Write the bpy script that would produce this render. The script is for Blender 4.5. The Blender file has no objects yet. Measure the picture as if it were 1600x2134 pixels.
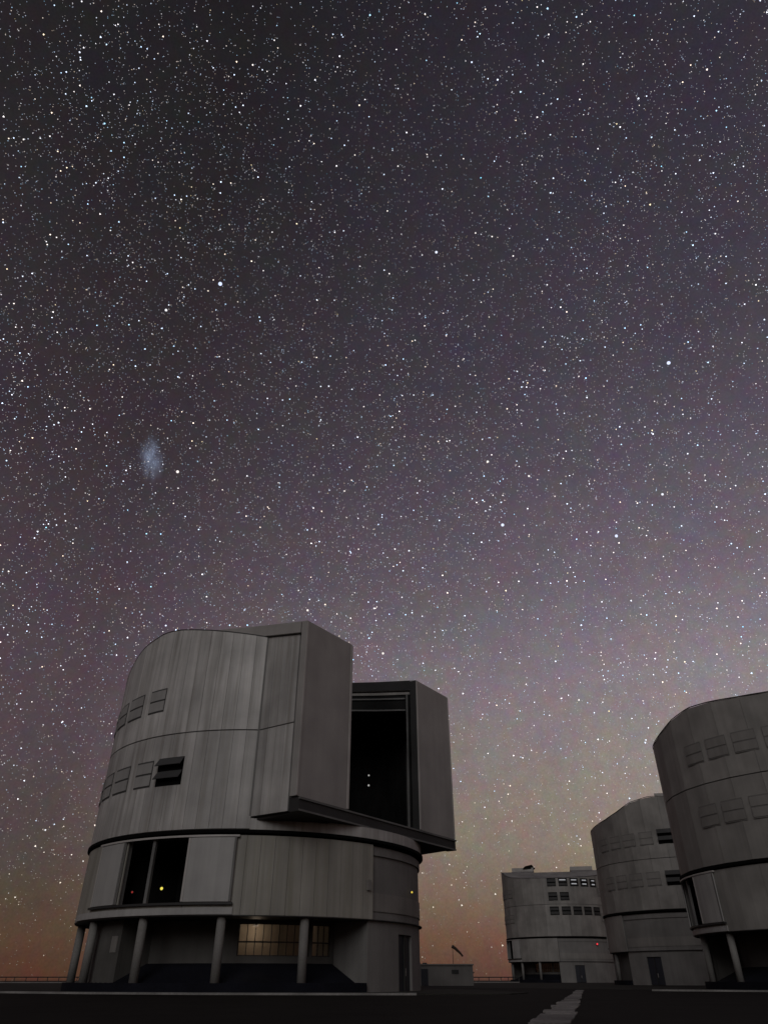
import bpy, math, random
import numpy as np
from mathutils import Vector, Matrix
random.seed(7)
D2R = math.radians
scene = bpy.context.scene
COL = scene.collection

# ------------------------------------------------------------------ camera
cam_d = bpy.data.cameras.new('camera')
cam = bpy.data.objects.new('camera', cam_d); COL.objects.link(cam)
cam_d.sensor_fit = 'HORIZONTAL'; cam_d.sensor_width = 36.0; cam_d.lens = 32.02
cam_d.clip_start = 0.1; cam_d.clip_end = 60000
cam.location = (0, 0, 0.85)
cam.rotation_euler = (D2R(90 + 34.37), 0, 0)
scene.camera = cam

# ------------------------------------------------------------------ colour helpers
def lin(c):
    return tuple(((v/255)/12.92 if v/255 <= .04045 else ((v/255+.055)/1.055)**2.4) for v in c) + (1,)

# ------------------------------------------------------------------ world: night sky after dusk
world = bpy.data.worlds.new('World'); scene.world = world; world.use_nodes = True
nt = world.node_tree; nt.nodes.clear()
def N(t, tree=None, **kw):
    n = (tree or nt).nodes.new(t)
    for k, v in kw.items(): setattr(n, k, v)
    return n
L = nt.links.new
out = N('ShaderNodeOutputWorld'); bg = N('ShaderNodeBackground'); L(bg.outputs[0], out.inputs[0])
tc = N('ShaderNodeTexCoord'); sep = N('ShaderNodeSeparateXYZ'); L(tc.outputs['Generated'], sep.inputs[0])
asin = N('ShaderNodeMath', operation='ARCSINE'); L(sep.outputs['Z'], asin.inputs[0])
SKY_LO, SKY_HI = -4.0, 90.0
def mr(src, a, b, c=0.0, d=1.0, clamp=True):
    m = N('ShaderNodeMapRange'); m.clamp = clamp
    L(src, m.inputs[0]); m.inputs[1].default_value = a; m.inputs[2].default_value = b
    m.inputs[3].default_value = c; m.inputs[4].default_value = d
    return m.outputs[0]
el = mr(asin.outputs[0], D2R(SKY_LO), D2R(SKY_HI))
def ramp(stops):
    r = N('ShaderNodeValToRGB'); cr = r.color_ramp; cr.interpolation = 'EASE' if False else 'LINEAR'
    for i, (e, c) in enumerate(stops):
        p = (e - SKY_LO)/(SKY_HI - SKY_LO)
        if i < 2: s = cr.elements[i]; s.position = p
        else: s = cr.elements.new(p)
        s.color = lin(c)
    L(el, r.inputs[0]); return r.outputs[0]
dim_side = ramp([(-4,(60,36,26)), (0,(80,54,42)), (2.5,(86,66,52)), (5,(82,69,60)), (8,(82,71,69)), (13,(82,70,74)), (20,(79,67,74)),
                 (28,(70,60,67)), (37,(57,49,55)), (45,(50,44,48)), (57,(39,36,39)), (75,(30,28,31)), (90,(28,26,29))])
lit_side = ramp([(-4,(74,42,36)), (0,(96,64,56)), (2.5,(118,88,72)), (5,(132,112,96)), (8,(147,132,117)), (13,(146,134,130)), (20,(136,126,133)),
                 (28,(109,99,109)), (37,(86,78,89)), (45,(69,63,73)), (57,(55,50,60)), (75,(39,36,43)), (90,(33,30,36))])
vm = N('ShaderNodeVectorMath', operation='MULTIPLY'); L(tc.outputs['Generated'], vm.inputs[0]); vm.inputs[1].default_value = (1,1,0)
vn = N('ShaderNodeVectorMath', operation='NORMALIZE'); L(vm.outputs[0], vn.inputs[0])
vd = N('ShaderNodeVectorMath', operation='DOT_PRODUCT'); L(vn.outputs[0], vd.inputs[0])
vd.inputs[1].default_value = (math.sin(D2R(60)), math.cos(D2R(60)), 0)          # where the sun went down
azf = mr(vd.outputs['Value'], 0.10, 0.80)
mix = N('ShaderNodeMix', data_type='RGBA'); L(azf, mix.inputs[0]); L(dim_side, mix.inputs[6]); L(lit_side, mix.inputs[7])
# faint mottled airglow
def noise(scale, detail, rough=.6):
    n = N('ShaderNodeTexNoise'); n.inputs['Scale'].default_value = scale; n.inputs['Detail'].default_value = detail
    n.inputs['Roughness'].default_value = rough; L(tc.outputs['Generated'], n.inputs['Vector']); return n
n1 = noise(14, 4); n2 = noise(60, 3, .7); n3 = noise(420, 1)
def tint(src, amt, ncol):
    m = N('ShaderNodeMix', data_type='RGBA', blend_type='OVERLAY'); m.inputs[0].default_value = amt
    L(src, m.inputs[6]); L(ncol, m.inputs[7]); return m.outputs[2]
def mul_noise(src, nz, lo, hi):
    v = mr(nz.outputs['Fac'], .3, .7, lo, hi)
    m = N('ShaderNodeVectorMath', operation='SCALE'); L(src, m.inputs[0]); L(v, m.inputs['Scale']); return m.outputs[0]
def chroma(src, nz, amt):
    mrv = N('ShaderNodeMix', data_type='RGBA', blend_type='MIX'); mrv.inputs[0].default_value = amt
    mrv.inputs[6].default_value = (1,1,1,1)
    s = N('ShaderNodeVectorMath', operation='SCALE'); L(nz.outputs['Color'], s.inputs[0]); s.inputs['Scale'].default_value = 2.0
    L(s.outputs[0], mrv.inputs[7])
    m = N('ShaderNodeVectorMath', operation='MULTIPLY'); L(src, m.inputs[0]); L(mrv.outputs[2], m.inputs[1]); return m.outputs[0]
c = chroma(mix.outputs[2], n1, .16)
c = chroma(c, n2, .24)
c = mul_noise(c, n3, .93, 1.07)
# the last of the dusk itself
sky = N('ShaderNodeTexSky'); sky.sky_type = 'NISHITA'; sky.sun_disc = False
sky.sun_elevation = D2R(-5); sky.sun_rotation = D2R(60); sky.altitude = 2600
sk = N('ShaderNodeVectorMath', operation='SCALE'); L(sky.outputs[0], sk.inputs[0]); sk.inputs['Scale'].default_value = 0.01
ad = N('ShaderNodeVectorMath', operation='ADD'); L(c, ad.inputs[0]); L(sk.outputs[0], ad.inputs[1])
L(ad.outputs[0], bg.inputs[0]); bg.inputs[1].default_value = 1.0

# ------------------------------------------------------------------ moonlight from behind the camera
sd = bpy.data.lights.new('moon_light', 'SUN'); sd.energy = 0.60; sd.angle = D2R(35); sd.color = (1.0, .985, .97)
so = bpy.data.objects.new('moon_light', sd); COL.objects.link(so)
maz, mel = D2R(-103), D2R(27)                       # where the light comes from (world angle, height)
dirv = Vector((math.cos(maz)*math.cos(mel), math.sin(maz)*math.cos(mel), math.sin(mel)))
so.rotation_euler = dirv.to_track_quat('Z', 'Y').to_euler()

scene.view_settings.view_transform = 'Standard'; scene.view_settings.look = 'None'
scene.view_settings.exposure = 0; scene.view_settings.gamma = 1; scene.view_settings.use_curve_mapping = False
scene.render.engine = 'CYCLES'
scene.cycles.max_bounces = 5; scene.cycles.volume_bounces = 0

# ------------------------------------------------------------------ materials
MATS = {}
def mat(name, col, rough=.7, metal=0, streak=0, blotch=0, rnd=0, bump=0, scale=1.0, fine=0, dirt=None, spec=None):
    m = bpy.data.materials.new(name); m.use_nodes = True; t = m.node_tree; b = t.nodes['Principled BSDF']
    b.inputs['Roughness'].default_value = rough; b.inputs['Metallic'].default_value = metal
    if len(col) == 3: col = tuple(col) + (1,)
    if spec is not None: b.inputs['Specular IOR Level'].default_value = spec
    b.inputs['Base Color'].default_value = col
    l = t.links.new
    src = None
    geo = N('ShaderNodeNewGeometry', t)
    def fac(vecscale, detail, lo, hi, a=.3, bb=.7):
        mp = N('ShaderNodeMapping', t); l(geo.outputs['Position'], mp.inputs[0]); mp.inputs['Scale'].default_value = vecscale
        n = N('ShaderNodeTexNoise', t); l(mp.outputs[0], n.inputs[0]); n.inputs['Scale'].default_value = scale; n.inputs['Detail'].default_value = detail
        r = N('ShaderNodeMapRange', t); l(n.outputs['Fac'], r.inputs[0]); r.inputs[1].default_value = a; r.inputs[2].default_value = bb
        r.inputs[3].default_value = lo; r.inputs[4].default_value = hi; return r.outputs[0]
    facs = []
    if streak:
        facs.append(fac((1.6,1.6,.05), 3, 1-streak, 1+streak)); facs.append(fac((6,6,.06), 2, 1-streak*.28, 1+streak*.28))
    if blotch: facs.append(fac((.35,.35,.35), 5, 1-blotch, 1+blotch))
    if fine: facs.append(fac((9,9,9), 3, 1-fine, 1+fine))
    if rnd:
        oi = N('ShaderNodeObjectInfo', t); r = N('ShaderNodeMapRange', t); l(oi.outputs['Random'], r.inputs[0])
        r.inputs[3].default_value = 1-rnd; r.inputs[4].default_value = 1+rnd; facs.append(r.outputs[0])
    if facs:
        cur = facs[0]
        for f in facs[1:]:
            mm = N('ShaderNodeMath', t, operation='MULTIPLY'); l(cur, mm.inputs[0]); l(f, mm.inputs[1]); cur = mm.outputs[0]
        sc = N('ShaderNodeVectorMath', t, operation='SCALE'); sc.inputs[0].default_value = col[:3]; l(cur, sc.inputs['Scale'])
        outc = sc.outputs[0]
        if dirt:
            d = fac((2.2,2.2,.10), 4, 0, 1, .48, .72)
            mx = N('ShaderNodeMix', t, data_type='RGBA'); mlt = N('ShaderNodeMath', t, operation='MULTIPLY'); l(d, mlt.inputs[0]); mlt.inputs[1].default_value = dirt[1]
            l(mlt.outputs[0], mx.inputs[0]); l(outc, mx.inputs[6]); mx.inputs[7].default_value = tuple(dirt[0]) + (1,)
            outc = mx.outputs[2]
        l(outc, b.inputs['Base Color'])
    if bump:
        mp = N('ShaderNodeMapping', t); l(geo.outputs['Position'], mp.inputs[0]); mp.inputs['Scale'].default_value = (5,5,.4) if streak else (8,8,8)
        n = N('ShaderNodeTexNoise', t); l(mp.outputs[0], n.inputs[0]); n.inputs['Scale'].default_value = 1; n.inputs['Detail'].default_value = 4
        bp = N('ShaderNodeBump', t); l(n.outputs['Fac'], bp.inputs['Height']); bp.inputs['Strength'].default_value = bump; bp.inputs['Distance'].default_value = .05
        l(bp.outputs[0], b.inputs['Normal'])
    MATS[name] = m; return m
def emis(name, col, strength):
    m = bpy.data.materials.new(name); m.use_nodes = True; t = m.node_tree; t.nodes.clear()
    e = N('ShaderNodeEmission', t); e.inputs[0].default_value = tuple(col) + (1,); e.inputs[1].default_value = strength
    o = N('ShaderNodeOutputMaterial', t); t.links.new(e.outputs[0], o.inputs[0]); MATS[name] = m; return m
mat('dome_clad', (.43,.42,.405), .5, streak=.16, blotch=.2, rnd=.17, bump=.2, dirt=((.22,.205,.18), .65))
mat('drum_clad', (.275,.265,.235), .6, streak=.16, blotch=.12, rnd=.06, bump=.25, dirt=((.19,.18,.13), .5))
mat('far_clad', (.235,.225,.21), .6, streak=.08, blotch=.22, rnd=.10, bump=.2)
mat('door_clad', (.33,.315,.30), .6, streak=.04, blotch=.12, bump=.1)
mat('slide_clad', (.34,.335,.325), .55, streak=.10, blotch=.12, bump=.2)
mat('trim', (.42,.40,.38), .5, blotch=.15)
mat('joint', (.16,.157,.152), .8, blotch=.2)
mat('vent_clad', (.205,.196,.183), .6, streak=.1, blotch=.15)
mat('seam', (.16,.157,.15), .7)
mat('vent_near', (.29,.285,.275), .6, streak=.1, blotch=.15); mat('vent_line', (.06,.06,.058), .7); mat('vent_far', (.15,.144,.135), .7)
mat('dark_steel', (.022,.022,.022), .6, blotch=.3)
mat('beam_steel', (.14,.14,.136), .6, blotch=.3)
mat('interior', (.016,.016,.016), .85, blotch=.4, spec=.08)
mat('jamb', (.04,.04,.039), .8, blotch=.5, fine=.3, spec=.08)
mat('telescope_steel', (.28,.285,.29), .5, blotch=.2)
mat('annex', (.18,.174,.166), .75, streak=.08, blotch=.18, bump=.3)
mat('concrete', (.23,.222,.21), .85, blotch=.2, fine=.12, bump=.4)
mat('column_c', (.19,.184,.174), .8, blotch=.2, fine=.1, bump=.3)
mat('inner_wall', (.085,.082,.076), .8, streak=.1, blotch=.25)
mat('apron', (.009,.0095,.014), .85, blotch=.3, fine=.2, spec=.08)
mat('door_blue', (.018,.021,.03), .55, blotch=.2)
mat('black', (.004,.004,.004), .9, spec=.08)
mat('asphalt', (.014,.0125,.0108), .9, blotch=.25, fine=.25, bump=.5, spec=.08)
mat('yard', (.032,.031,.027), .9, blotch=.3, fine=.2, bump=.4, spec=.08)
mat('kerb', (.21,.204,.195), .85, blotch=.35, fine=.2)
mat('slab', (.19,.18,.17), .85, blotch=.5, fine=.35, rnd=.15, bump=.5)
mat('desert', (.05,.036,.026), .95, blotch=.3)
mat('plaster', (.45,.38,.30), .8, blotch=.3)
mat('sock', (.05,.03,.02), .8)
mat('rail', (.03,.03,.03), .6)
emis('lamp_yellow', (1.0,.85,.12), 1.0); emis('lamp_red', (1.0,.06,.08), 1.0); emis('glint_white', (1,1,.95), .38)
emis('lamp_red_dim', (1.0,.1,.08), .25); emis('lamp_amber', (1.0,.75,.1), .8); emis('flap_glint', (.95,.95,1.0), .33)
def glass():
    m = bpy.data.materials.new('glass'); m.use_nodes = True; t = m.node_tree; t.nodes.clear()
    tr = N('ShaderNodeBsdfTransparent', t); tr.inputs[0].default_value = (.8,.8,.78,1)
    gl = N('ShaderNodeBsdfGlossy', t); gl.inputs['Roughness'].default_value = .05; gl.inputs[0].default_value = (.8,.8,.8,1)
    fr = N('ShaderNodeFresnel', t); fr.inputs[0].default_value = 1.5
    mx = N('ShaderNodeMixShader', t); t.links.new(fr.outputs[0], mx.inputs[0]); t.links.new(tr.outputs[0], mx.inputs[1]); t.links.new(gl.outputs[0], mx.inputs[2])
    o = N('ShaderNodeOutputMaterial', t); t.links.new(mx.outputs[0], o.inputs[0]); MATS['glass'] = m
glass()

# ------------------------------------------------------------------ mesh helpers
class MB:
    def __init__(s): s.v = []; s.f = []
    def add(s, v, f):
        o = len(s.v); s.v += [tuple(p) for p in v]; s.f += [tuple(i+o for i in q) for q in f]; return s
    def hexa(s, p):                        # eight corners: bottom four (ccw from above), top four
        return s.add(p, [(3,2,1,0),(4,5,6,7),(0,1,5,4),(1,2,6,5),(2,3,7,6),(3,0,4,7)])
    def box(s, x0, x1, y0, y1, z0, z1):
        return s.hexa([(x0,y0,z0),(x1,y0,z0),(x1,y1,z0),(x0,y1,z0),(x0,y0,z1),(x1,y0,z1),(x1,y1,z1),(x0,y1,z1)])
    def arc(s, r0, r1, a0, a1, z0, z1, step=2.0, x0=None):
        """curved block; angles in degrees; z0/z1 numbers or functions of (r, angle)"""
        n = max(1, int(math.ceil((a1-a0)/step - 1e-6))); g = lambda z, r, a: z(r, a) if callable(z) else z
        v = []
        for i in range(n+1):
            a = a0 + (a1-a0)*i/n; ca, sa = math.cos(D2R(a)), math.sin(D2R(a))
            for r, z in ((r0,z0),(r1,z0),(r1,z1),(r0,z1)): v.append((r*ca, r*sa, g(z, r, a)))
        f = []
        for i in range(n):
            o = 4*i; p = o+4
            for k in range(4):
                j = (k+1) % 4; f.append((o+k, p+k, p+j, o+j))
        if abs((a1-a0) - 360) > 1e-3:
            f.append((3,2,1,0)[::-1]); e = 4*n; f.append((e+3,e+2,e+1,e+0))
        return s.add(v, f)
    def cyl(s, p, q, r0, r1=None, seg=10):
        p = Vector(p); q = Vector(q); r1 = r0 if r1 is None else r1
        d = (q-p).normalized(); u = d.orthogonal().normalized(); w = d.cross(u); v = []
        for c, r in ((p,r0),(q,r1)):
            for k in range(seg):
                a = 2*math.pi*k/seg; v.append(c + (u*math.cos(a) + w*math.sin(a))*r)
        f = [(k,(k+1)%seg,seg+(k+1)%seg,seg+k) for k in range(seg)] + [tuple(range(seg))[::-1], tuple(range(seg,2*seg))]
        return s.add(v, f)
    def mesh(s, name, m, smooth=False):
        me = bpy.data.meshes.new(name); me.from_pydata(s.v, [], s.f); me.update()
        me.materials.append(MATS[m])
        if smooth: me.polygons.foreach_set('use_smooth', [True]*len(me.polygons))
        return me
def link(name, me, parent=None, loc=None, rz=None):
    o = bpy.data.objects.new(name, me); COL.objects.link(o)
    if parent: o.parent = parent
    if loc: o.location = loc
    if rz is not None: o.rotation_euler.z = D2R(rz)
    return o
def part(name, mb, m, parent=None, smooth=False): return link(name, mb.mesh(name, m, smooth), parent)
def tag(o, label=None, cat=None, group=None, kind=None):
    for k, v in (('label',label),('category',cat),('group',group),('kind',kind)):
        if v: o[k] = v
    return o
def thing(name, label, cat, loc, group=None):
    o = bpy.data.objects.new(name, None); COL.objects.link(o); o.location = loc; o.empty_display_size = .5
    return tag(o, label, cat, group)

# ------------------------------------------------------------------ ground
def ground():
    # flat mountain-top platform, then slopes falling away to a low plain that reaches the horizon
    rings = [(0,0), (60,0), (160,0), (300,0), (303,-1.2), (340,-18), (520,-110), (1200,-330), (3000,-560), (9000,-620), (30000,-640)]
    seg = 96; v = [(20,110,0)]; f = []
    for r, z in rings[1:]:
        for k in range(seg):
            a = 2*math.pi*k/seg; j = 1 if r <= 300 else 1 + .08*math.sin(5*a) + .05*math.sin(11*a+1)
            v.append((20 + r*j*math.cos(a), 110 + r*j*math.sin(a), z))
    for k in range(seg): f.append((0, 1+k, 1+(k+1) % seg))
    for i in range(len(rings)-2):
        o = 1+i*seg; p = o+seg
        for k in range(seg): f.append((o+k, p+k, p+(k+1) % seg, o+(k+1) % seg))
    mb = MB(); mb.add(v, f); me = mb.mesh('ground', 'asphalt'); me.materials.append(MATS['desert'])
    for p in me.polygons:
        if min(v[i][2] for i in p.vertices) < -.5: p.material_index = 1
    tag(link('ground', me), kind='structure')
ground()
def sheet(name, pts, z0, z1, m):
    n = len(pts); mb = MB()
    mb.add([(x,y,z0) for x,y in pts] + [(x,y,z1) for x,y in pts], [tuple(range(n,2*n))] + [(i,(i+1)%n,n+(i+1)%n,n+i) for i in range(n)])
    o = part(name, mb, m); tag(o, kind='structure'); return o

# ------------------------------------------------------------------ telescope enclosure
RP = [(-14.8,23.1),(-11.9,23.5),(-8.9,24.0),(-6.4,24.75),(-3.75,25.85),(-.25,26.4),(1.5,26.3),(5,25.67),(9.1,24.9),(13.2,24.2),(14.5,23.98)]
def roof_z(a):
    for (x0,z0),(x1,z1) in zip(PROFILE, PROFILE[1:]):
        if a <= x1: return z0 + (z1-z0)*(a-x0)/(x1-x0)
    return PROFILE[-1][1]
PROFILE = RP
RP_FLAT = [(-14.8,23.2),(-13.8,23.8),(-13.2,24.2),(-11.7,24.65),(-10,24.55),(-7.7,24.3),(-5,24.2),(-3.5,24.5),(-.25,25.6)] + RP[6:]
R = 14.5; WT = 11.1; WA = math.degrees(math.asin(WT/R)); Z_SEAM = 17.05; Z_RING = 9.62
COLUMN_ANGLES = [-163, -139, -114.6, -90.1, -66.2, 54, 78, 102, 126, 150, 173]

def enclosure(label, cx, cy, slit, base, step, near, clad, drum, windows=True, rear_vents=False, open_all=(), profile=RP, vents=(-88.2, -100.2, -111.8, -123.5), closed=False, open_rel=-77.6):
    global PROFILE
    PROFILE = profile
    root = thing('telescope_enclosure', label, 'observatory', (cx, cy, 0), 'telescope enclosures on the platform')
    S = D2R(slit); cs, sn = math.cos(S), math.sin(S)
    def T(p): return (p[0]*cs - p[1]*sn, p[0]*sn + p[1]*cs, p[2])        # dome frame (x along the slit) to world axes
    class DB(MB):                                                        # mesh builder in the dome frame
        def mesh(s, name, m, smooth=False):
            s.v = [T(p) for p in s.v]; return MB.mesh(s, name, m, smooth)
    rz = lambda r, a: roof_z(r*math.cos(D2R(a)))
    # ---- rotating dome: backing shell and cladding
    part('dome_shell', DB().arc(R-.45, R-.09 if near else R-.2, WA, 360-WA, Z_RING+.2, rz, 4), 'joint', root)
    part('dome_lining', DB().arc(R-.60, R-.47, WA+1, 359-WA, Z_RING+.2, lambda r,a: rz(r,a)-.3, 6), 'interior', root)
    n = int(round((360-2*WA)/step)); st = (360-2*WA)/n; gap = .085 if near else .10
    low = DB().arc(R-.085, R, -st/2+gap/2, st/2-gap/2, Z_RING+.28, Z_SEAM-.05, st/2 if near else st).mesh('dome_panel', clad)
    for i in range(n):
        a0 = WA+i*st
        link('dome_panel', low, root, rz=a0+st/2)
        part('dome_panel', DB().arc(R-.085, R+.004*(i % 2), a0+gap/2, a0+st-gap/2, Z_SEAM+.05, lambda r,a: rz(r,a)+.02, st/2 if near else st), clad, root)
    part('rim_trim', DB().arc(R-.05, R+.02, WA+.2, 359.8-WA, lambda r,a: rz(r,a)+.03, lambda r,a: rz(r,a)+.12, 3), 'dark_steel', root)
    for q in (WA+.25, 359.75-WA): part('corner_seam', DB().arc(R-.05, R+.012, q-.3, q+.3, 10.75, lambda r,a: rz(r,a)+.02, 1), 'seam', root)
    # ---- wings: flat walls beside the slit
    a_in = R*math.cos(D2R(WA))
    for s in (-1, 1):
        lo, hi = sorted((s*(WT-.36), s*(WT-.08)))
        part('wing_wall', DB().hexa([(a_in-.35,lo,10.75),(12.87,lo,10.75),(12.87,hi,10.75),(a_in-.35,hi,10.75),
             (a_in-.35,lo,roof_z(a_in-.35)),(12.87,lo,roof_z(13)),(12.87,hi,roof_z(13)),(a_in-.35,hi,roof_z(a_in-.35))]), 'joint', root)
        k = 4 if near else 2; wl = (12.86-a_in+.02)/k
        for i in range(k):
            x0 = a_in-.02+i*wl+.01; x1 = a_in-.02+(i+1)*wl-.01; lo, hi = sorted((s*(WT-.078), s*WT))
            for z0, z1 in ((10.72, lambda x: Z_SEAM-.05), (Z_SEAM+.05, lambda x: roof_z(x)+.02)):
                part('wing_panel', DB().hexa([(x0,lo,z0),(x1,lo,z0),(x1,hi,z0),(x0,hi,z0),(x0,lo,z1(x0)),(x1,lo,z1(x1)),(x1,hi,z1(x1)),(x0,hi,z1(x0))]), clad, root)
        # fixed front wall behind the open leaf
        lo, hi = sorted((s*5.4, s*(WT-.37)))
        part('front_wall', DB().hexa([(12.5,lo,10.75),(12.85,lo,10.75),(12.85,hi,10.75),(12.5,hi,10.75),(12.5,lo,roof_z(12.5)-.05),(12.85,lo,roof_z(12.85)-.05),(12.85,hi,roof_z(12.85)-.05),(12.5,hi,roof_z(12.5)-.05)]), 'interior', root)
        # ---- open slit leaf: tall front leaf and a roof leaf lying back over the dome
        lo, hi = sorted((s*5.2, s*11.35)); zt = roof_z(13.8)+1.1
        d = part('slit_door', DB().hexa([(13.2,lo,11.62),(13.8,lo,11.62),(13.8,hi,11.62),(13.2,hi,11.62),(13.2,lo,zt+.1),(13.8,lo,zt),(13.8,hi,zt),(13.2,hi,zt+.1)]), 'door_clad', root)
        xs = [13.1, 9.1, 5, 1.5, .2]; mb = DB()
        for xa, xb in zip(xs[1:], xs):
            za, zb = roof_z(xa), roof_z(xb)
            mb.hexa([(xa,lo,za+.12),(xb,lo,zb+.12),(xb,hi,zb+.12),(xa,hi,za+.12),(xa,lo,za+1.1),(xb,lo,zb+1.1),(xb,hi,zb+1.1),(xa,hi,za+1.1)])
        part('roof_leaf', mb, 'door_clad', d)
        e0, e1 = sorted((s*5.2, s*5.42)); f0, f1 = sorted((s*11.2, s*11.36))
        part('leaf_edge_trim', DB().box(13.803, 13.86, e0, e1, 11.66, zt-.1), 'trim', d)
        part('leaf_edge_trim', DB().box(13.803, 13.84, f0, f1, 11.66, zt-.1), 'trim', d)
        g0, g1 = sorted((s*5.17, s*5.197)); part('leaf_inner_face', DB().box(13.10, 13.78, g0, g1, 11.64, zt-.02), 'dark_steel', d)
        mb = DB()
        for xa, xb in zip(xs[1:], xs):
            za, zb = roof_z(xa), roof_z(xb)
            mb.hexa([(xa,g0,za+.14),(xb,g0,zb+.14),(xb,g1,zb+.14),(xa,g1,za+.14),(xa,g0,za+1.08),(xb,g0,zb+1.08),(xb,g1,zb+1.08),(xa,g1,za+1.08)])
        part('leaf_inner_face', mb, 'dark_steel', d)
        # ---- arch girder and jamb lining the slit
        lo, hi = sorted((s*5.45, s*6.0)); fl, fh = sorted((s*5.3, s*5.45)); web = DB(); flange = DB()
        for xa, xb in zip([-4,-.25,1.5,5,9.1], [-.25,1.5,5,9.1,12.4]):
            za, zb = roof_z(xa), roof_z(xb)
            web.hexa([(xa,lo,za-1.9),(xb,lo,zb-1.9),(xb,hi,zb-1.9),(xa,hi,za-1.9),(xa,lo,za-.1),(xb,lo,zb-.1),(xb,hi,zb-.1),(xa,hi,za-.1)])
            for dz in (-.75, -1.9):
                flange.hexa([(xa,fl,za+dz),(xb,fl,zb+dz),(xb,fh,zb+dz),(xa,fh,za+dz),(xa,fl,za+dz+.14),(xb,fl,zb+dz+.14),(xb,fh,zb+dz+.14),(xa,fh,za+dz+.14)])
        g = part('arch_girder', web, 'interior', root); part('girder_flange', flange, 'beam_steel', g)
        j = part('slit_jamb', DB().box(12.42, 12.85, lo if s < 0 else 5.45, hi if s < 0 else 6.0, 10.9, roof_z(12.4)-.2), 'jamb', root)
        part('guide_rail', DB().box(12.55, 12.7, *sorted((s*5.3, s*5.44)), 11.0, roof_z(12.4)-.3), 'beam_steel', j)
    # ---- roof
    mb = DB(); xs = [-14.3,-13.4,-11.9,-10.4,-8.9,-7.6,-6.4,-5.2,-4,-2,-.25,1.5,3.2,5,7,9.1,11,12.9]
    tm = lambda x: min(math.sqrt(max(0,(R-.47)**2-x*x)), 99) if x < a_in-.3 else WT-.37
    for xa, xb in zip(xs, xs[1:]):
        za, zb = roof_z(xa)-.02, roof_z(xb)-.02
        for s in (-1, 1):
            i0 = 0 if xb <= -4 else 5.35
            p = [(xa,s*i0),(xb,s*i0),(xb,s*max(tm(xb),i0)),(xa,s*max(tm(xa),i0))]
            if s < 0: p = p[::-1]
            z = {xa:za, xb:zb}
            mb.hexa([(x,y,z[x]-.25) for x,y in p] + [(x,y,z[x]) for x,y in p])
    part('roof', mb, 'far_clad', root)
    # ---- rail platform under the leaves
    beam = part('door_track_beam', DB().box(13.05, 13.95, -11.15, 11.15, 10.62, 11.56), 'dark_steel', root)
    part('beam_flange', DB().box(13.953, 14.05, -11.2, 11.2, 11.40, 11.52), 'beam_steel', beam)
    part('beam_flange', DB().box(13.953, 14.02, -11.15, 11.15, 10.62, 10.74), 'beam_steel', beam)
    mb = DB(); ns = 12; v = []; th = [(-WA+.5) + (2*WA-1)*i/ns for i in range(ns+1)]
    for i in range(ns):
        ya, yb = [(R-.3)*math.sin(D2R(q)) for q in (th[i], th[i+1])]; xa, xb = [(R-.3)*math.cos(D2R(q))-.1 for q in (th[i], th[i+1])]
        xa, xb = min(xa, 13.0), min(xb, 13.0)
        mb.hexa([(xa,ya,10.45),(13.04,ya,10.62),(13.04,yb,10.62),(xb,yb,10.45),(xa,ya,10.72),(13.04,ya,10.72),(13.04,yb,10.72),(xb,yb,10.72)])
    part('platform_soffit', mb, 'dark_steel', root)
    part('dome_skirt', DB().arc(R-.40, R-.003, -WA, WA, Z_RING+.2, 10.60, 3), clad, root)
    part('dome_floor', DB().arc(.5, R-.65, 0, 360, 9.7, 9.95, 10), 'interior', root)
    part('ring_rail', MB().arc(R-.7, R+.15, 0, 360, Z_RING-.02, Z_RING+.195, 4), 'black', root)
    # ---- vents: two stacked flaps each
    def vent(rel, z0, z1, w=8.0, is_open=False):
        v = part('vent', DB().arc(R+.006, R+.03, rel-w/2, rel+w/2, z0, z1, 2), 'black' if is_open else ('vent_line' if near else 'vent_far'), root)
        h = (z1-z0-.40)/2
        for k in (0, 1):
            b = z0+.12+k*(h+.14)
            if is_open:      # flaps swung out on their top edge
                part('flap', DB().arc(R+.035, R+.07, rel-w/2+.1, rel+w/2-.1, lambda r,a: b+h+.02, lambda r,a: b+h+.05, 2), 'dark_steel', v)
                mb = DB(); n_ = 4; vv = []
                for i in range(n_+1):
                    a = D2R(rel-w/2+.15+(w-.3)*i/n_)
                    for rr, zz in ((R+.04,b+h+.12),(R+.5,b+h*.42),(R+.46,b+h*.38),(R+.04,b+h+.03)): vv.append((rr*math.cos(a), rr*math.sin(a), zz))
                ff = [(4*i+q, 4*i+4+q, 4*i+4+(q+1)%4, 4*i+(q+1)%4) for i in range(n_) for q in range(4)] + [(0,1,2,3),(4*n_+3,4*n_+2,4*n_+1,4*n_)]
                mb.add(vv, ff); part('flap', mb, 'vent_open', v)
            else:
                part('flap', DB().arc(R+.034, R+.075, rel-w/2+.15, rel+w/2-.15, b, b+h, 2), 'vent_near' if near else 'vent_clad', v)
        return v
    for s in (-1, 1):
        for rel in vents:
            vent(s*rel, 19.1, 21.1, 7.4 if abs(rel+88.2)<1 else 9.0); vent(s*rel, 13.15, 15.15, 7.4 if abs(rel+88.2)<1 else 9.0)
        vent(s*open_rel, 13.1, 15.2, 9.4, True)
    if 'hi' in open_all:
        vent(open_rel, 19.1, 21.3, 9.4, True)
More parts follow.
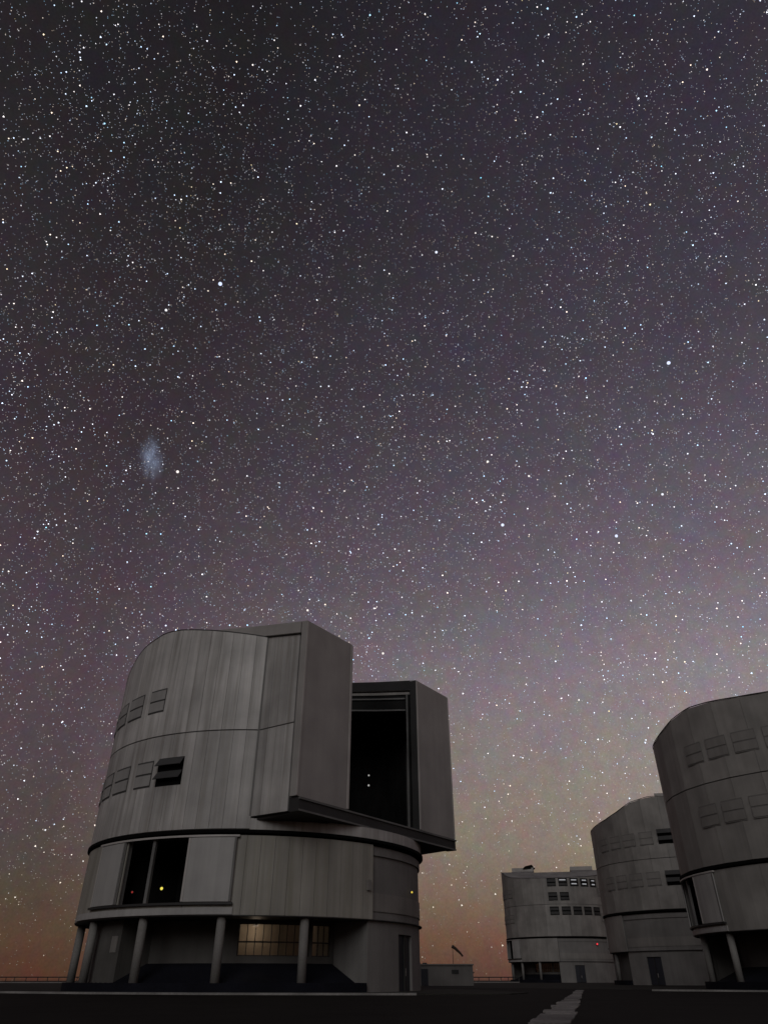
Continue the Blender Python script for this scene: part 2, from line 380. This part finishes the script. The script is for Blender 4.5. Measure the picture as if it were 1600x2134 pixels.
    if rear_vents:
        for i, rel in enumerate((178, 190, 202, 214, 226)):
            for z0 in (21.2, 17.9, 14.6):
                if z0 == 17.9 and i > 1: continue
                v = part('vent', DB().arc(R+.006, R+.03, rel-4.6, rel+4.6, z0, z0+1.9, 2), 'black', root)
                lit = z0 == 21.2 and i > 0
                for b in (.15, 1.05):
                    part('flap', DB().arc(R+.034, R+.09, rel-4.3, rel+4.3, z0+b, z0+b+.62, 2), 'dark_steel', v)
                    if lit and not (i == 1 and b < 1):
                        part('glint_strip', DB().arc(R+.095, R+.11, rel-3.9+i*.4, rel+3.2-.3*i, z0+b+.3, z0+b+.55, 2), 'flap_glint', v)  # emissive strip painting the bright reflection on the louvre flap
    # ---- fixed drum below (angles of the base frame)
    B = base
    def A(q): return q + B
    part('drum_shell', MB().arc(R-.5, R-.16, A(-101), A(-44.5), 4.5, Z_RING-.13, 4), 'joint', root)
    part('drum_shell', MB().arc(R-.5, R-.16, A(30), A(236), 4.5, Z_RING-.13, 4), 'joint', root)
    part('drum_shell', MB().arc(R-.5, R-.16, A(-123.9), A(-101.1), 4.5, 5.18, 4), 'joint', root)
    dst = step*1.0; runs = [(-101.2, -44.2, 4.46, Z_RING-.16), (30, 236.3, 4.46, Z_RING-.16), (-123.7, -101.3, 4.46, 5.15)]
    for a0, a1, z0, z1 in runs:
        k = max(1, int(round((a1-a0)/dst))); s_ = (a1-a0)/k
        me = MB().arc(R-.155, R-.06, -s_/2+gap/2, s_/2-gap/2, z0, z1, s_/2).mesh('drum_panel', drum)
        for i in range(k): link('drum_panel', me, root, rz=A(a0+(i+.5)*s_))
    # sliding shutters, their rails and the dark opening
    for a0, a1 in ((-101.6, -87.7), (-137.0, -124.2)):
        p = part('sliding_shutter', MB().arc(R+.02, R+.14, A(a0), A(a1), 5.24, 9.30, 2), 'slide_clad', root)
        part('shutter_frame', MB().arc(R+.143, R+.17, A(a0), A(a0+.6), 5.26, 9.28, 2), 'trim', p)
        part('shutter_frame', MB().arc(R+.143, R+.17, A(a1-.6), A(a1), 5.26, 9.28, 2), 'joint', p)
    part('shutter_rail', MB().arc(R-.05, R+.2, A(-138), A(-87), 9.33, 9.46, 2), 'trim', root)
    part('shutter_rail', MB().arc(R-.05, R+.2, A(-138), A(-87.2), 5.06, 5.2, 2), 'dark_steel', root)
    part('drum_ledge', MB().arc(R-.05, R+.05, A(-150), A(-87), 4.48, 4.9, 3), 'slide_clad', root)
    part('opening_mullion', MB().arc(R-.35, R-.12, A(-114.1), A(-113.1), 5.19, Z_RING-.13, 1), 'beam_steel', root)
    if near:
        part('room_floor', MB().arc(8.5, R-.52, A(-128), A(-97), 4.75, 5.0, 3), 'interior', root)
        part('room_wall', MB().arc(8.3, 8.48, A(-132), A(-93), 4.75, Z_RING-.13, 3), 'interior', root)
        for q in (-130, -95): part('room_wall', MB().arc(8.5, R-.52, A(q), A(q+1), 5.01, Z_RING-.14, 1), 'interior', root)
    part('drum_soffit', MB().arc(5.0, R-.08, 0, 360, 4.40, 4.455, 4), 'dark_steel', root)
    part('drum_ceiling', MB().arc(1.0, R-.72, 0, 360, Z_RING-.3, Z_RING-.14, 6), 'interior', root)
    # annex wall down to the ground, with the entrance
    ax = part('annex_wall', MB().arc(R-.65, R-.32, A(-44), A(-30.0), .0, Z_RING-.2, 2), 'annex', root)
    part('annex_wall', MB().arc(R-.65, R-.32, A(-19.8), A(30), .0, Z_RING-.2, 2), 'annex', root)
    part('annex_wall', MB().arc(R-.65, R-.321, A(-29.98), A(-19.82), 3.65, Z_RING-.2, 2), 'annex', root)
    part('annex_band', MB().arc(R-.318, R-.25, A(-43.5), A(29.5), 5.0, 6.2, 2), 'vent_clad', root)
    part('annex_band', MB().arc(R-.318, R-.18, A(-43.5), A(29.5), 8.75, 9.3, 2), 'annex', root)
    part('annex_end', MB().arc(10.3, R-.33, A(-45.2), A(-44.05), .0, 4.39, 1), 'annex', root)
    dr = part('entrance_door', MB().arc(R-.60, R-.52, A(-29.97), A(-19.83), .05, 3.62, 2), 'door_blue', root)
    part('door_frame', MB().arc(R-.515, R-.40, A(-25.2), A(-24.7), .05, 3.6, 2), 'dark_steel', dr)
    part('door_handle', MB().arc(R-.51, R-.42, A(-24.3), A(-24.0), 1.0, 1.5, 2), 'trim', dr)
    if near:
        wl = part('wall_box', MB().arc(R-.055, R+.12, A(-46.9), A(-45.6), 6.3, 7.0, 2), 'vent_clad', root)
    # ground level: plinth, columns, set-back wall with windows
    part('plinth', MB().arc(12.6, R-.1, A(-177), A(-46.2), .0, .60, 3), 'apron', root)
    part('apron', MB().arc(10.6, 13.2, A(-150), A(-46.5), .602, lambda r,a: .62 if r > 12 else 1.75, 3), 'apron', root)
    part('plinth', MB().arc(12.6, R-.1, A(30), A(182), .0, .60, 3), 'apron', root)
    for q in COLUMN_ANGLES:
        a = D2R(A(q)); x, y = 13.85*math.cos(a), 13.85*math.sin(a)
        part('column', MB().cyl((x,y,.59), (x,y,4.41), .31, .31, 16), 'column_c', root, True)
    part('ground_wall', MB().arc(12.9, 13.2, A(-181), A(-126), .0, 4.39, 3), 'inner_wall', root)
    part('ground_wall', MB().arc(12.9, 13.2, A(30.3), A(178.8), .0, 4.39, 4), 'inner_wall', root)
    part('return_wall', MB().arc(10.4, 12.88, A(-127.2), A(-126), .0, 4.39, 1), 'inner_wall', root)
    ww = [(-86.5, -57.2), (-56.0, -47.2)]; z0, z1 = 2.18, 4.2
    cuts = [-126, -86.5, -57.2, -56.0, -47.2, -45.3]
    for a0, a1 in zip(cuts, cuts[1:]):
        if (a0, a1) in ww:
            part('ground_wall', MB().arc(10.2, 10.5, A(a0), A(a1), .0, z0, 3), 'inner_wall', root)
            part('ground_wall', MB().arc(10.2, 10.5, A(a0), A(a1), z1, 4.39, 3), 'inner_wall', root)
            w = part('window', MB().arc(10.22, 10.42, A(a0), A(a1), z0+.002, z0+.06, 3).arc(10.22, 10.42, A(a0), A(a1), z1-.06, z1-.002, 3), 'dark_steel', root)
            k = 9 if a1-a0 > 15 else 3
            for i in range(k+1):
                q = a0+.15+(a1-a0-.3)*i/k
                part('mullion', MB().arc(10.28, 10.36, A(q-.16), A(q+.16), z0+.061, z1-.061, 1), 'dark_steel', w)
            part('transom', MB().arc(10.30, 10.40, A(a0), A(a1), 3.0, 3.09, 3), 'dark_steel', w)
            for i in range(k):
                q0 = a0+.15+(a1-a0-.3)*i/k+.17; q1 = a0+.15+(a1-a0-.3)*(i+1)/k-.17
                part('pane', MB().arc(10.31, 10.325, A(q0), A(q1), z0+.062, 2.995, 3), 'glass', w)
                part('pane', MB().arc(10.31, 10.325, A(q0), A(q1), 3.092, z1-.062, 3), 'glass', w)
        else:
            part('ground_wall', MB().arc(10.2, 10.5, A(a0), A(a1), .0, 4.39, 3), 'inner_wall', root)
    if closed: part('ground_wall', MB().arc(12.9, 13.2, A(-80), A(-46), .0, 4.39, 3), 'inner_wall', root)
    part('room_back_wall', MB().arc(7.6, 7.8, A(-130), A(-45), .0, 4.39, 4), 'plaster', root)
    for q in (-129, -47): part('room_side_wall', MB().arc(7.82, 10.18, A(q), A(q+1), .0, 4.39, 1), 'plaster', root)
    return root, T, A
mat('vent_open', (.05,.05,.05), .6, blotch=.2)

CX, CY = -11.17, 68.6
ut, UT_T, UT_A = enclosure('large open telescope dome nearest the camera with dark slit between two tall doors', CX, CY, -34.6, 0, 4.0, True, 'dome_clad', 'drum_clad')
enclosure('telescope dome cut off by the right edge of the photo', 45.6, 78.0, -12, -76, 12.0, False, 'far_clad', 'far_clad', profile=RP_FLAT, vents=(-88.2, -100.2, -111.8, -123.5, -135, -146.5))
enclosure('telescope dome in the middle of the right-hand row, partly hidden by the rightmost dome', 52.6, 135.6, -31, -115, 12.0, False, 'far_clad', 'far_clad', open_rel=-85.5, open_all=('hi',), closed=True, vents=(-98, -110, -122, -134))
far_ut, _, _ = enclosure('farthest telescope dome with rows of small dark windows, at the left of the right-hand row', 48.3, 220.8, 77.6, -61, 12.0, False, 'far_clad', 'far_clad', rear_vents=True)

part('roof_hatch', MB().hexa([(-8.0,1.4,27.2),(-4.4,1.4,27.2),(-4.4,3.6,27.2),(-8.0,3.6,27.2),(-7.2,1.6,27.9),(-5.3,1.6,28.3),(-5.3,3.4,28.3),(-7.2,3.4,27.9)]), 'black', far_ut)
part('wall_plate', MB().arc(13.203, 13.24, -130.6, -127.4, 2.4, 3.4, 2), 'vent_clad', ut)
def on_dome(root_xy, ang, r, z): return (root_xy[0]+r*math.cos(D2R(ang)), root_xy[1]+r*math.sin(D2R(ang)), z)
# ------------------------------------------------------------------ small lamps, and bulbs standing in for the slit glints
def lamp(name, label, pos, r, m, group=None, parent_dir=None):
    o = thing(name, label, 'lamp', pos, group)
    mb = MB(); mb.cyl((0,-r*.9,0), (0,r*1.4,0), r*1.25, r*1.25, 10); part('housing', MB().cyl((0,r*.2,0),(0,r*2.2,0), r*1.3, r*1.3, 10), 'dark_steel', o)
    me = bpy.data.meshes.new('bulb'); import bmesh
    bm = bmesh.new(); bmesh.ops.create_icosphere(bm, subdivisions=2, radius=r); bm.to_mesh(me); bm.free(); me.materials.append(MATS[m])
    link('bulb', me, o); return o
U = (CX, CY)
lamp('lamp_or_glint', 'yellow lamp glowing inside the dark shutter opening of the nearest dome', on_dome(U, -109.6, 14.0, 6.16), .10, 'lamp_yellow')
lamp('lamp_or_glint', 'faint red lamp at the left edge of the dark shutter opening', on_dome(U, -121.0, 13.9, 6.05), .07, 'lamp_red_dim')
lamp('lamp_or_glint', 'small amber lamp on the right side wall of the nearest dome', on_dome(U, -20.8, 14.38, 6.67), .075, 'lamp_amber')
lamp('lamp_or_glint', 'red lamp on the wall of the farthest dome', on_dome((48.3,220.8), -63.5, 14.6, 8.2), .22, 'lamp_red')

# ------------------------------------------------------------------ room lamp behind the lit windows of the nearest dome
rl = thing('ceiling_lamp', 'warm ceiling lamp behind the lit ground floor windows of the nearest dome', 'lamp', on_dome(U, -80, 9.0, 4.1))
part('lamp_shade', MB().cyl((0,0,0),(0,0,.12), .25, .12, 12), 'trim', rl)
ld = bpy.data.lights.new('room_light', 'POINT'); ld.energy = 26; ld.color = (1,.80,.62); ld.shadow_soft_size = .2
lo_ = bpy.data.objects.new('room_light', ld); COL.objects.link(lo_); lo_.location = on_dome(U, -80, 8.9, 3.8)

def dome_pt(a, t, z): p = UT_T((a, t, z)); return (p[0]+CX, p[1]+CY, p[2])
lamp('lamp_or_glint', 'upper of two tiny white glints in the dark slit of the nearest dome', dome_pt(8.2, 5.22, 16.93), .08, 'glint_white', 'white glints in the slit')  # glint inside the slit, imitated by an added glowing bulb
lamp('lamp_or_glint', 'lower of two tiny white glints in the dark slit of the nearest dome', dome_pt(8.2, 5.22, 16.02), .09, 'glint_white', 'white glints in the slit')  # second glint, likewise an added glowing bulb

# ------------------------------------------------------------------ telescope inside the open slit
def telescope():
    root = thing('telescope', 'dark telescope frame standing inside the open slit of the nearest dome', 'telescope', (CX, CY, 9.96)); root.rotation_euler.z = D2R(-34.6)
    part('azimuth_platform', MB().arc(.5, 6.5, 0, 360, 0, .6, 15), 'telescope_steel', root)
    for s in (-1, 1):
        y0, y1 = sorted((s*4.2, s*5.0)); part('fork_arm', MB().hexa([(-3.2,y0,.6),(3.2,y0,.6),(3.2,y1,.6),(-3.2,y1,.6),(-1.2,y0,5.6),(1.2,y0,5.6),(1.2,y1,5.6),(-1.2,y1,5.6)]), 'telescope_steel', root)
    c = Vector((0,0,5.2)); e = D2R(62); u = Vector((math.cos(e),0,math.sin(e))); w = Vector((-math.sin(e),0,math.cos(e))); y = Vector((0,1,0))
    def ring(d, r, th):
        mb = MB(); n = 16
        for k in range(n):
            a0, a1 = 2*math.pi*k/n, 2*math.pi*(k+1)/n
            mb.cyl(c+u*d+(w*math.cos(a0)+y*math.sin(a0))*r, c+u*d+(w*math.cos(a1)+y*math.sin(a1))*r, th, th, 6)
        return mb
    part('centre_ring', ring(0, 3.8, .35), 'telescope_steel', root); part('top_ring', ring(7.0, 3.6, .2), 'telescope_steel', root); part('mirror_cell', ring(-2.0, 3.6, .4), 'telescope_steel', root)
    mb = MB(); mb.cyl(c-u*2.3, c-u*1.9, 3.6, 3.6, 24); part('mirror_cell', mb, 'telescope_steel', root)
    for k in range(4):
        m0 = math.pi/2*k+math.pi/4
        for ds in (-.7, .7):
            p = c+(w*math.cos(m0+ds)+y*math.sin(m0+ds))*3.7; q = c+u*7.0+(w*math.cos(m0)+y*math.sin(m0))*3.6
            part('truss_tube', MB().cyl(p, q, .12, .12, 6), 'telescope_steel', root)
        q = c+u*7.0+(w*math.cos(m0)+y*math.sin(m0))*3.6; part('spider_vane', MB().cyl(q, c+u*7.0+(w*math.cos(m0)+y*math.sin(m0))*.5, .05, .05, 5), 'telescope_steel', root)
    part('secondary_mirror', MB().cyl(c+u*6.5, c+u*7.6, .6, .6, 12), 'telescope_steel', root)
telescope()

# ------------------------------------------------------------------ pads, kerbs, yard
sheet('yard', [(-70,92),(16,88),(34,62),(75,50),(160,70),(170,240),(60,262),(-90,235)], -.02, .004, 'yard')
sheet('pad', [(-46,74),(-38,66.2),(-30,60.4),(-20,55.4),(-12,52.8),(-5,51.9),(2,51.6),(8,53),(10,58),(8,70),(4,84),(-16,88.5),(-44,88)], -.02, .06, 'yard')
def kerb_line(pts, w, h_):
    mb = MB()
    for (xa,ya),(xb,yb) in zip(pts, pts[1:]):
        d = Vector((xb-xa, yb-ya, 0)).normalized(); nn = Vector((-d.y, d.x, 0))*w
        mb.hexa([(xa,ya,-.02),(xb,yb,-.02),(xb+nn.x,yb+nn.y,-.02),(xa+nn.x,ya+nn.y,-.02),(xa,ya,h_),(xb,yb,h_),(xb+nn.x,yb+nn.y,h_),(xa+nn.x,ya+nn.y,h_)])
    tag(part('kerb', mb, 'kerb'), kind='structure')
kp = [(-46,74.0),(-38,66.0),(-30,60.2),(-20,55.2),(-12,52.6),(-5,51.7),(2,51.4)]
kerb_line(kp, .3, .12)
kerb_line([(22,68.5),(33.5,60.5),(46,58.6),(60,60)], .3, .12)

# slab strip running away across the asphalt
def slab_strip():
    root = bpy.data.objects.new('path', None); COL.objects.link(root); tag(root, kind='structure'); root.location = (3.9, 19.5, 0)
    rnd = random.Random(3); p0 = Vector((3.68,19.0,0)); p1 = Vector((17.0,72.4,0)); d = (p1-p0).normalized(); nn = Vector((d.y,-d.x,0)); Ltot = (p1-p0).length
    x = 0
    while x < Ltot:
        l = rnd.uniform(1.1, 1.7); f = x/Ltot; w0 = (.92-.42*f)/2; oa, ob = rnd.uniform(-.08,.08), rnd.uniform(-.08,.08); h_ = .022+rnd.uniform(0,.018)
        a = p0+d*(x+.01); b = p0+d*min(x+l-.01, Ltot); mb = MB()
        c4 = [a-nn*(w0+oa), a+nn*(w0+ob), b+nn*(w0+ob+rnd.uniform(-.05,.05)), b-nn*(w0+oa+rnd.uniform(-.05,.05))]
        c4 = [q-root.location for q in c4]
        mb.hexa([(q.x,q.y,-.01) for q in c4]+[(q.x,q.y,h_) for q in c4]); part('slab', mb, 'slab', root); x += l
slab_strip()

# ------------------------------------------------------------------ railings at the platform edge
def railing(label, p, q, n):
    p, q = Vector(p), Vector(q); root = thing('railing', label, 'railing', p, 'railings at the platform edge'); d = q-p
    part('top_rail', MB().cyl((0,0,1.12), d+Vector((0,0,1.12)), .11, .11, 6), 'rail', root)
    part('mid_rail', MB().cyl((0,0,.55), d+Vector((0,0,.55)), .035, .035, 6), 'rail', root)
    part('base_kerb', MB().hexa([tuple(Vector(v)) for v in [(0,-.2,-.01),(d.x,d.y-.2,-.01),(d.x,d.y+.2,-.01),(0,.2,-.01),(0,-.2,.2),(d.x,d.y-.2,.2),(d.x,d.y+.2,.2),(0,.2,.2)]]), 'annex', root)
    rnd = random.Random(n)
    for i in range(n+1):
        f = min(1, max(0, (i+rnd.uniform(-.15,.15))/n)); b = d*f; part('post', MB().cyl(b, b+Vector((0,0,1.12)), .09, .09, 6), 'rail', root)
railing('railing on the left horizon beside the nearest dome', (-112,190,0), (-60,196,0), 22)
railing('railing on the horizon between the low block and the farthest dome', (14,205,0), (33.6,206,0), 8)

# ------------------------------------------------------------------ low service block and windsock
b = thing('service_block', 'low flat-roofed concrete block to the right of the nearest dome', 'building', (7.5,120,0))
part('wall', MB().box(-6.5,5.25,-2,2,-.02,2.42), 'annex', b); r_ = part('roof', MB().box(-6.65,5.4,-2.15,2.15,2.423,2.6), 'vent_clad', b)
part('roof_duct', MB().cyl((-1.6,-1.2,2.6),(-1.6,-1.2,2.75), .35, .3, 10), 'dark_steel', r_)
part('roof_duct', MB().cyl((-3.0,-1.2,2.6),(-3.0,-1.2,3.1), .9, .5, 10), 'vent_clad', r_)
part('door', MB().box(-2.2,-1.2,-2.06,-2.003,.02,2.0), 'door_blue', b); part('vent_grille', MB().box(2.2,3.2,-2.06,-2.003,1.4,1.9), 'dark_steel', b)
wsk = thing('windsock', 'drooping windsock on a thin pole behind the low concrete block', 'windsock', (11.75,139,0))
part('pole', MB().cyl((0,0,-.02),(0,0,5.45), .05, .04, 8), 'rail', wsk)
part('hoop', MB().cyl((-.1,0,5.45),(.12,0,5.35), .26, .26, 12), 'rail', wsk)
mb = MB()
pts = [(.1,5.37,.25),(.5,5.10,.23),(.95,4.72,.20),(1.35,4.38,.17),(1.7,3.98,.14)]
for (xa,za,ra),(xb,zb,rb) in zip(pts, pts[1:]): mb.cyl((xa,0,za),(xb,0,zb), ra, rb, 10)
part('sock', mb, 'sock', wsk)
ut2 = thing('floodlight_post', 'short thin post standing at the right end of the low block', 'post', (17.8,165,0))
part('post', MB().cyl((0,0,-.02),(0,0,1.9), .05, .05, 6), 'rail', ut2); part('head', MB().box(-1.0,.25,-.15,.15,1.75,1.95), 'rail', ut2)

# ------------------------------------------------------------------ stars
RS = 9000.0; rs = np.random.default_rng(11); CAMZ = .85
def sky_dir(az, el):                      # direction of a star from its azimuth (from +Y, clockwise) and height, in degrees
    a, e = D2R(az), D2R(el); return Vector((math.sin(a)*math.cos(e), math.cos(a)*math.cos(e), math.sin(e)))
def star_mat(name):
    m = bpy.data.materials.new(name); m.use_nodes = True; t = m.node_tree; t.nodes.clear()
    at = N('ShaderNodeAttribute', t); at.attribute_name = 'star_colour'
    e = N('ShaderNodeEmission', t); t.links.new(at.outputs['Color'], e.inputs[0])
    o = N('ShaderNodeOutputMaterial', t); t.links.new(e.outputs[0], o.inputs[0])
    m.cycles.emission_sampling = 'NONE'; MATS[name] = m; return m
star_mat('starlight')
def star_mesh(name, dirs, radius, colr):
    """one small tetrahedron for each star"""
    n = len(dirs)
    tet = np.array([(1,1,1),(1,-1,-1),(-1,1,-1),(-1,-1,1)], float)/math.sqrt(3)
    q = rs.normal(size=(n,4)); q /= np.linalg.norm(q, axis=1)[:,None]
    w,x,y,z = q.T
    M = np.stack([1-2*(y*y+z*z),2*(x*y-z*w),2*(x*z+y*w),2*(x*y+z*w),1-2*(x*x+z*z),2*(y*z-x*w),2*(x*z-y*w),2*(y*z+x*w),1-2*(x*x+y*y)],1).reshape(n,3,3)
    V = np.einsum('nij,kj->nki', M, tet)*radius[:,None,None] + (dirs*RS)[:,None,:]
    V = V.reshape(-1,3) + np.array([0,0,CAMZ])
    F = np.array([(0,1,2),(0,3,1),(0,2,3),(1,3,2)]); F = (F[None]+4*np.arange(n)[:,None,None]).reshape(-1,3)
    me = bpy.data.meshes.new(name); me.vertices.add(len(V)); me.vertices.foreach_set('co', V.astype(np.float32).ravel())
    me.loops.add(F.size); me.loops.foreach_set('vertex_index', F.astype(np.int32).ravel())
    me.polygons.add(len(F)); me.polygons.foreach_set('loop_start', np.arange(0,F.size,3,dtype=np.int32))
    me.update(); me.validate()
    ca = me.attributes.new('star_colour', 'FLOAT_COLOR', 'POINT')
    ca.data.foreach_set('color', np.concatenate([np.repeat(colr,4,axis=0), np.ones((4*n,1))],1).astype(np.float32).ravel())
    me.materials.append(MATS['starlight']); return me
PX = RS*.00147                            # one picture element at that distance
def star_props(dirs, f):
    n = len(dirs); elv = np.degrees(np.arcsin(dirs[:,2]))
    ext = np.clip(.42 + elv/22, .42, 1.25) - .3*np.clip((elv-38)/14, 0, 1)                          # stars dim and redden low down
    e = np.clip(.31*f**.66, .2, 2.0)*ext
    r = PX*np.clip(.34*f**.24, .28, .95)
    temp = rs.normal(0, 1, n)[:,None]
    base = np.array([[.90,.93,1.06]]) + temp*np.array([[.17,.02,-.17]])
    warm = np.array([[1.0,.86,.66]]); k = np.clip((16-elv)/16, 0, .8)[:,None]
    return r, np.clip(base*(1-k)+warm*k, .3, 1.2)*e[:,None]
NS = 215000
u = rs.uniform(-.012, 1, NS*2); ph = rs.uniform(0, 2*math.pi, NS*2); rr = np.sqrt(1-u*u)
dirs = np.stack([rr*np.cos(ph), rr*np.sin(ph), u], 1)
# uneven density, as in the real sky
dens = .74 + .06*np.sin(dirs@np.array([9.,4.,-6.])+1) + .06*np.sin(dirs@np.array([-13.,17.,11.]))
dens *= np.clip((np.degrees(np.arcsin(dirs[:,2]))+2.5)/12, .3, 1)
dens *= np.where(dirs[:,2] > .82, np.clip(1-(dirs[:,2]-.82)*2.6, .6, 1), 1)
dirs = dirs[rs.uniform(0,1,NS*2) < dens*.70][:NS]
flux = rs.uniform(0,1,len(dirs))**(-1/1.45); flux = np.minimum(flux, 60)
r_s, c_s = star_props(dirs, flux)
tag(link('stars', star_mesh('stars', dirs, r_s, c_s)), 'countless white and bluish stars scattered over the whole night sky', 'stars', kind='stuff')

# dwarf galaxy: a soft cloud of very faint stars with glowing gas
gal = thing('dwarf_galaxy', 'small pale blue smudge of a galaxy in the left half of the sky', 'galaxy', sky_dir(-23.55, 36.34)*RS*1.15+Vector((0,0,CAMZ)))
n_g = 260; g2 = rs.normal(size=(n_g,2)); g_el = 36.51-.80*g2[:,1]; g_az = -23.69+.62*g2[:,0]+.05*g2[:,1]
gd = np.array([tuple(sky_dir(a,b_)) for a,b_ in zip(g_az,g_el)])
gm = star_mesh('faint_stars', gd, np.full(n_g, PX*.28), np.tile([[.30,.37,.52]], (n_g,1))*rs.uniform(.25,1.7,(n_g,1)))
go = link('faint_stars', gm, gal); tag(go, kind='stuff'); go.matrix_parent_inverse = Matrix.Translation(-gal.location)
def glow():
    import bmesh
    me = bpy.data.meshes.new('glow'); bm = bmesh.new(); bmesh.ops.create_icosphere(bm, subdivisions=3, radius=1.0); bm.to_mesh(me); bm.free()
    m = bpy.data.materials.new('galaxy_glow'); m.use_nodes = True; t = m.node_tree; t.nodes.clear(); l = t.links.new
    tcn = N('ShaderNodeTexCoord', t); ln = N('ShaderNodeVectorMath', t, operation='LENGTH'); l(tcn.outputs['Object'], ln.inputs[0])
    r = N('ShaderNodeMapRange', t, interpolation_type='SMOOTHERSTEP'); l(ln.outputs['Value'], r.inputs[0]); r.inputs[1].default_value = 1.0; r.inputs[2].default_value = 0.0
    nz = N('ShaderNodeTexNoise', t); l(tcn.outputs['Object'], nz.inputs[0]); nz.inputs['Scale'].default_value = 2.4; nz.inputs['Detail'].default_value = 3
    nr = N('ShaderNodeMapRange', t); l(nz.outputs['Fac'], nr.inputs[0]); nr.inputs[1].default_value = .40; nr.inputs[2].default_value = .70
    mm = N('ShaderNodeMath', t, operation='MULTIPLY'); l(r.outputs[0], mm.inputs[0]); l(nr.outputs[0], mm.inputs[1])
    m2 = N('ShaderNodeMath', t, operation='MULTIPLY'); l(mm.outputs[0], m2.inputs[0]); m2.inputs[1].default_value = .00115
    e = N('ShaderNodeEmission', t); e.inputs[0].default_value = (.52,.68,1.0,1); l(m2.outputs[0], e.inputs[1])
    o = N('ShaderNodeOutputMaterial', t); l(e.outputs[0], o.inputs['Volume']); MATS['galaxy_glow'] = m; me.materials.append(m)
    ob = link('glow', me, gal)
    d = sky_dir(-23.55, 36.34); ob.rotation_euler = (d.to_track_quat('-Z','Y') @ Matrix.Rotation(D2R(14),3,'Z').to_quaternion()).to_euler()
    k = RS*1.15/1423*1.05; ob.scale = (29*k, 60*k, 400)
glow()

# the brightest stars, one by one
BRIGHT = [((-20.63, 51.02), 1.55, (.80,.90,1.25), 'brightest blue-white star, high in the left half of the sky'),
          ((30.69, 42.38), 1.45, (.85,.92,1.2), 'bright bluish star near the right edge of the sky'),
          ((11.73, 32.73), 1.35, (.85,.93,1.2), 'bright blue-white star above the gap between the domes'),
          ((-20.88, 35.88), 1.25, (1.1,1.0,.95), 'bright star close beside the pale smudge of the galaxy'),
          ((21.92, 30.45), 1.25, (.85,.92,1.2), 'bright star of a small close group low in the right of the sky'),
          ((7.15, 55.01), 1.05, (.9,.95,1.15), 'bright star right of the sky centre, above the lower haze'),
          ((-25.85, 47.87), 1.05, (1.0,1.0,1.05), 'white star below left of the brightest star'),
          ((10.96, 38.08), 1.05, (1.05,1.0,.95), 'white star above the bright star over the domes gap'),
          ((26.69, 32.85), 1.0, (.95,.98,1.1), 'white star between two bright stars at the right of the sky'),
          ((-7.03, 26.00), .95, (1.1,1.0,.95), 'white star just above the peak of the nearest dome'),
          ((-0.09, 22.66), .95, (1.1,1.0,.95), 'white star just above the open slit of the nearest dome'),
          ((14.93, 36.44), .9, (1.05,1.0,.95), 'white star right of the sky centre, paired with a fainter one')]
import bmesh
for (s_az, s_el), r, colr, lab in BRIGHT:
    me = bpy.data.meshes.new('bright_star'); bm = bmesh.new(); bmesh.ops.create_icosphere(bm, subdivisions=2, radius=PX*r*1.12); bm.to_mesh(me); bm.free()
    m = emis('bright_star', colr, 1.0); m.cycles.emission_sampling = 'NONE'; me.materials.append(m)
    tag(link('bright_star', me, loc=sky_dir(s_az, s_el)*RS*.99+Vector((0,0,CAMZ))), lab, 'star', 'brightest stars')
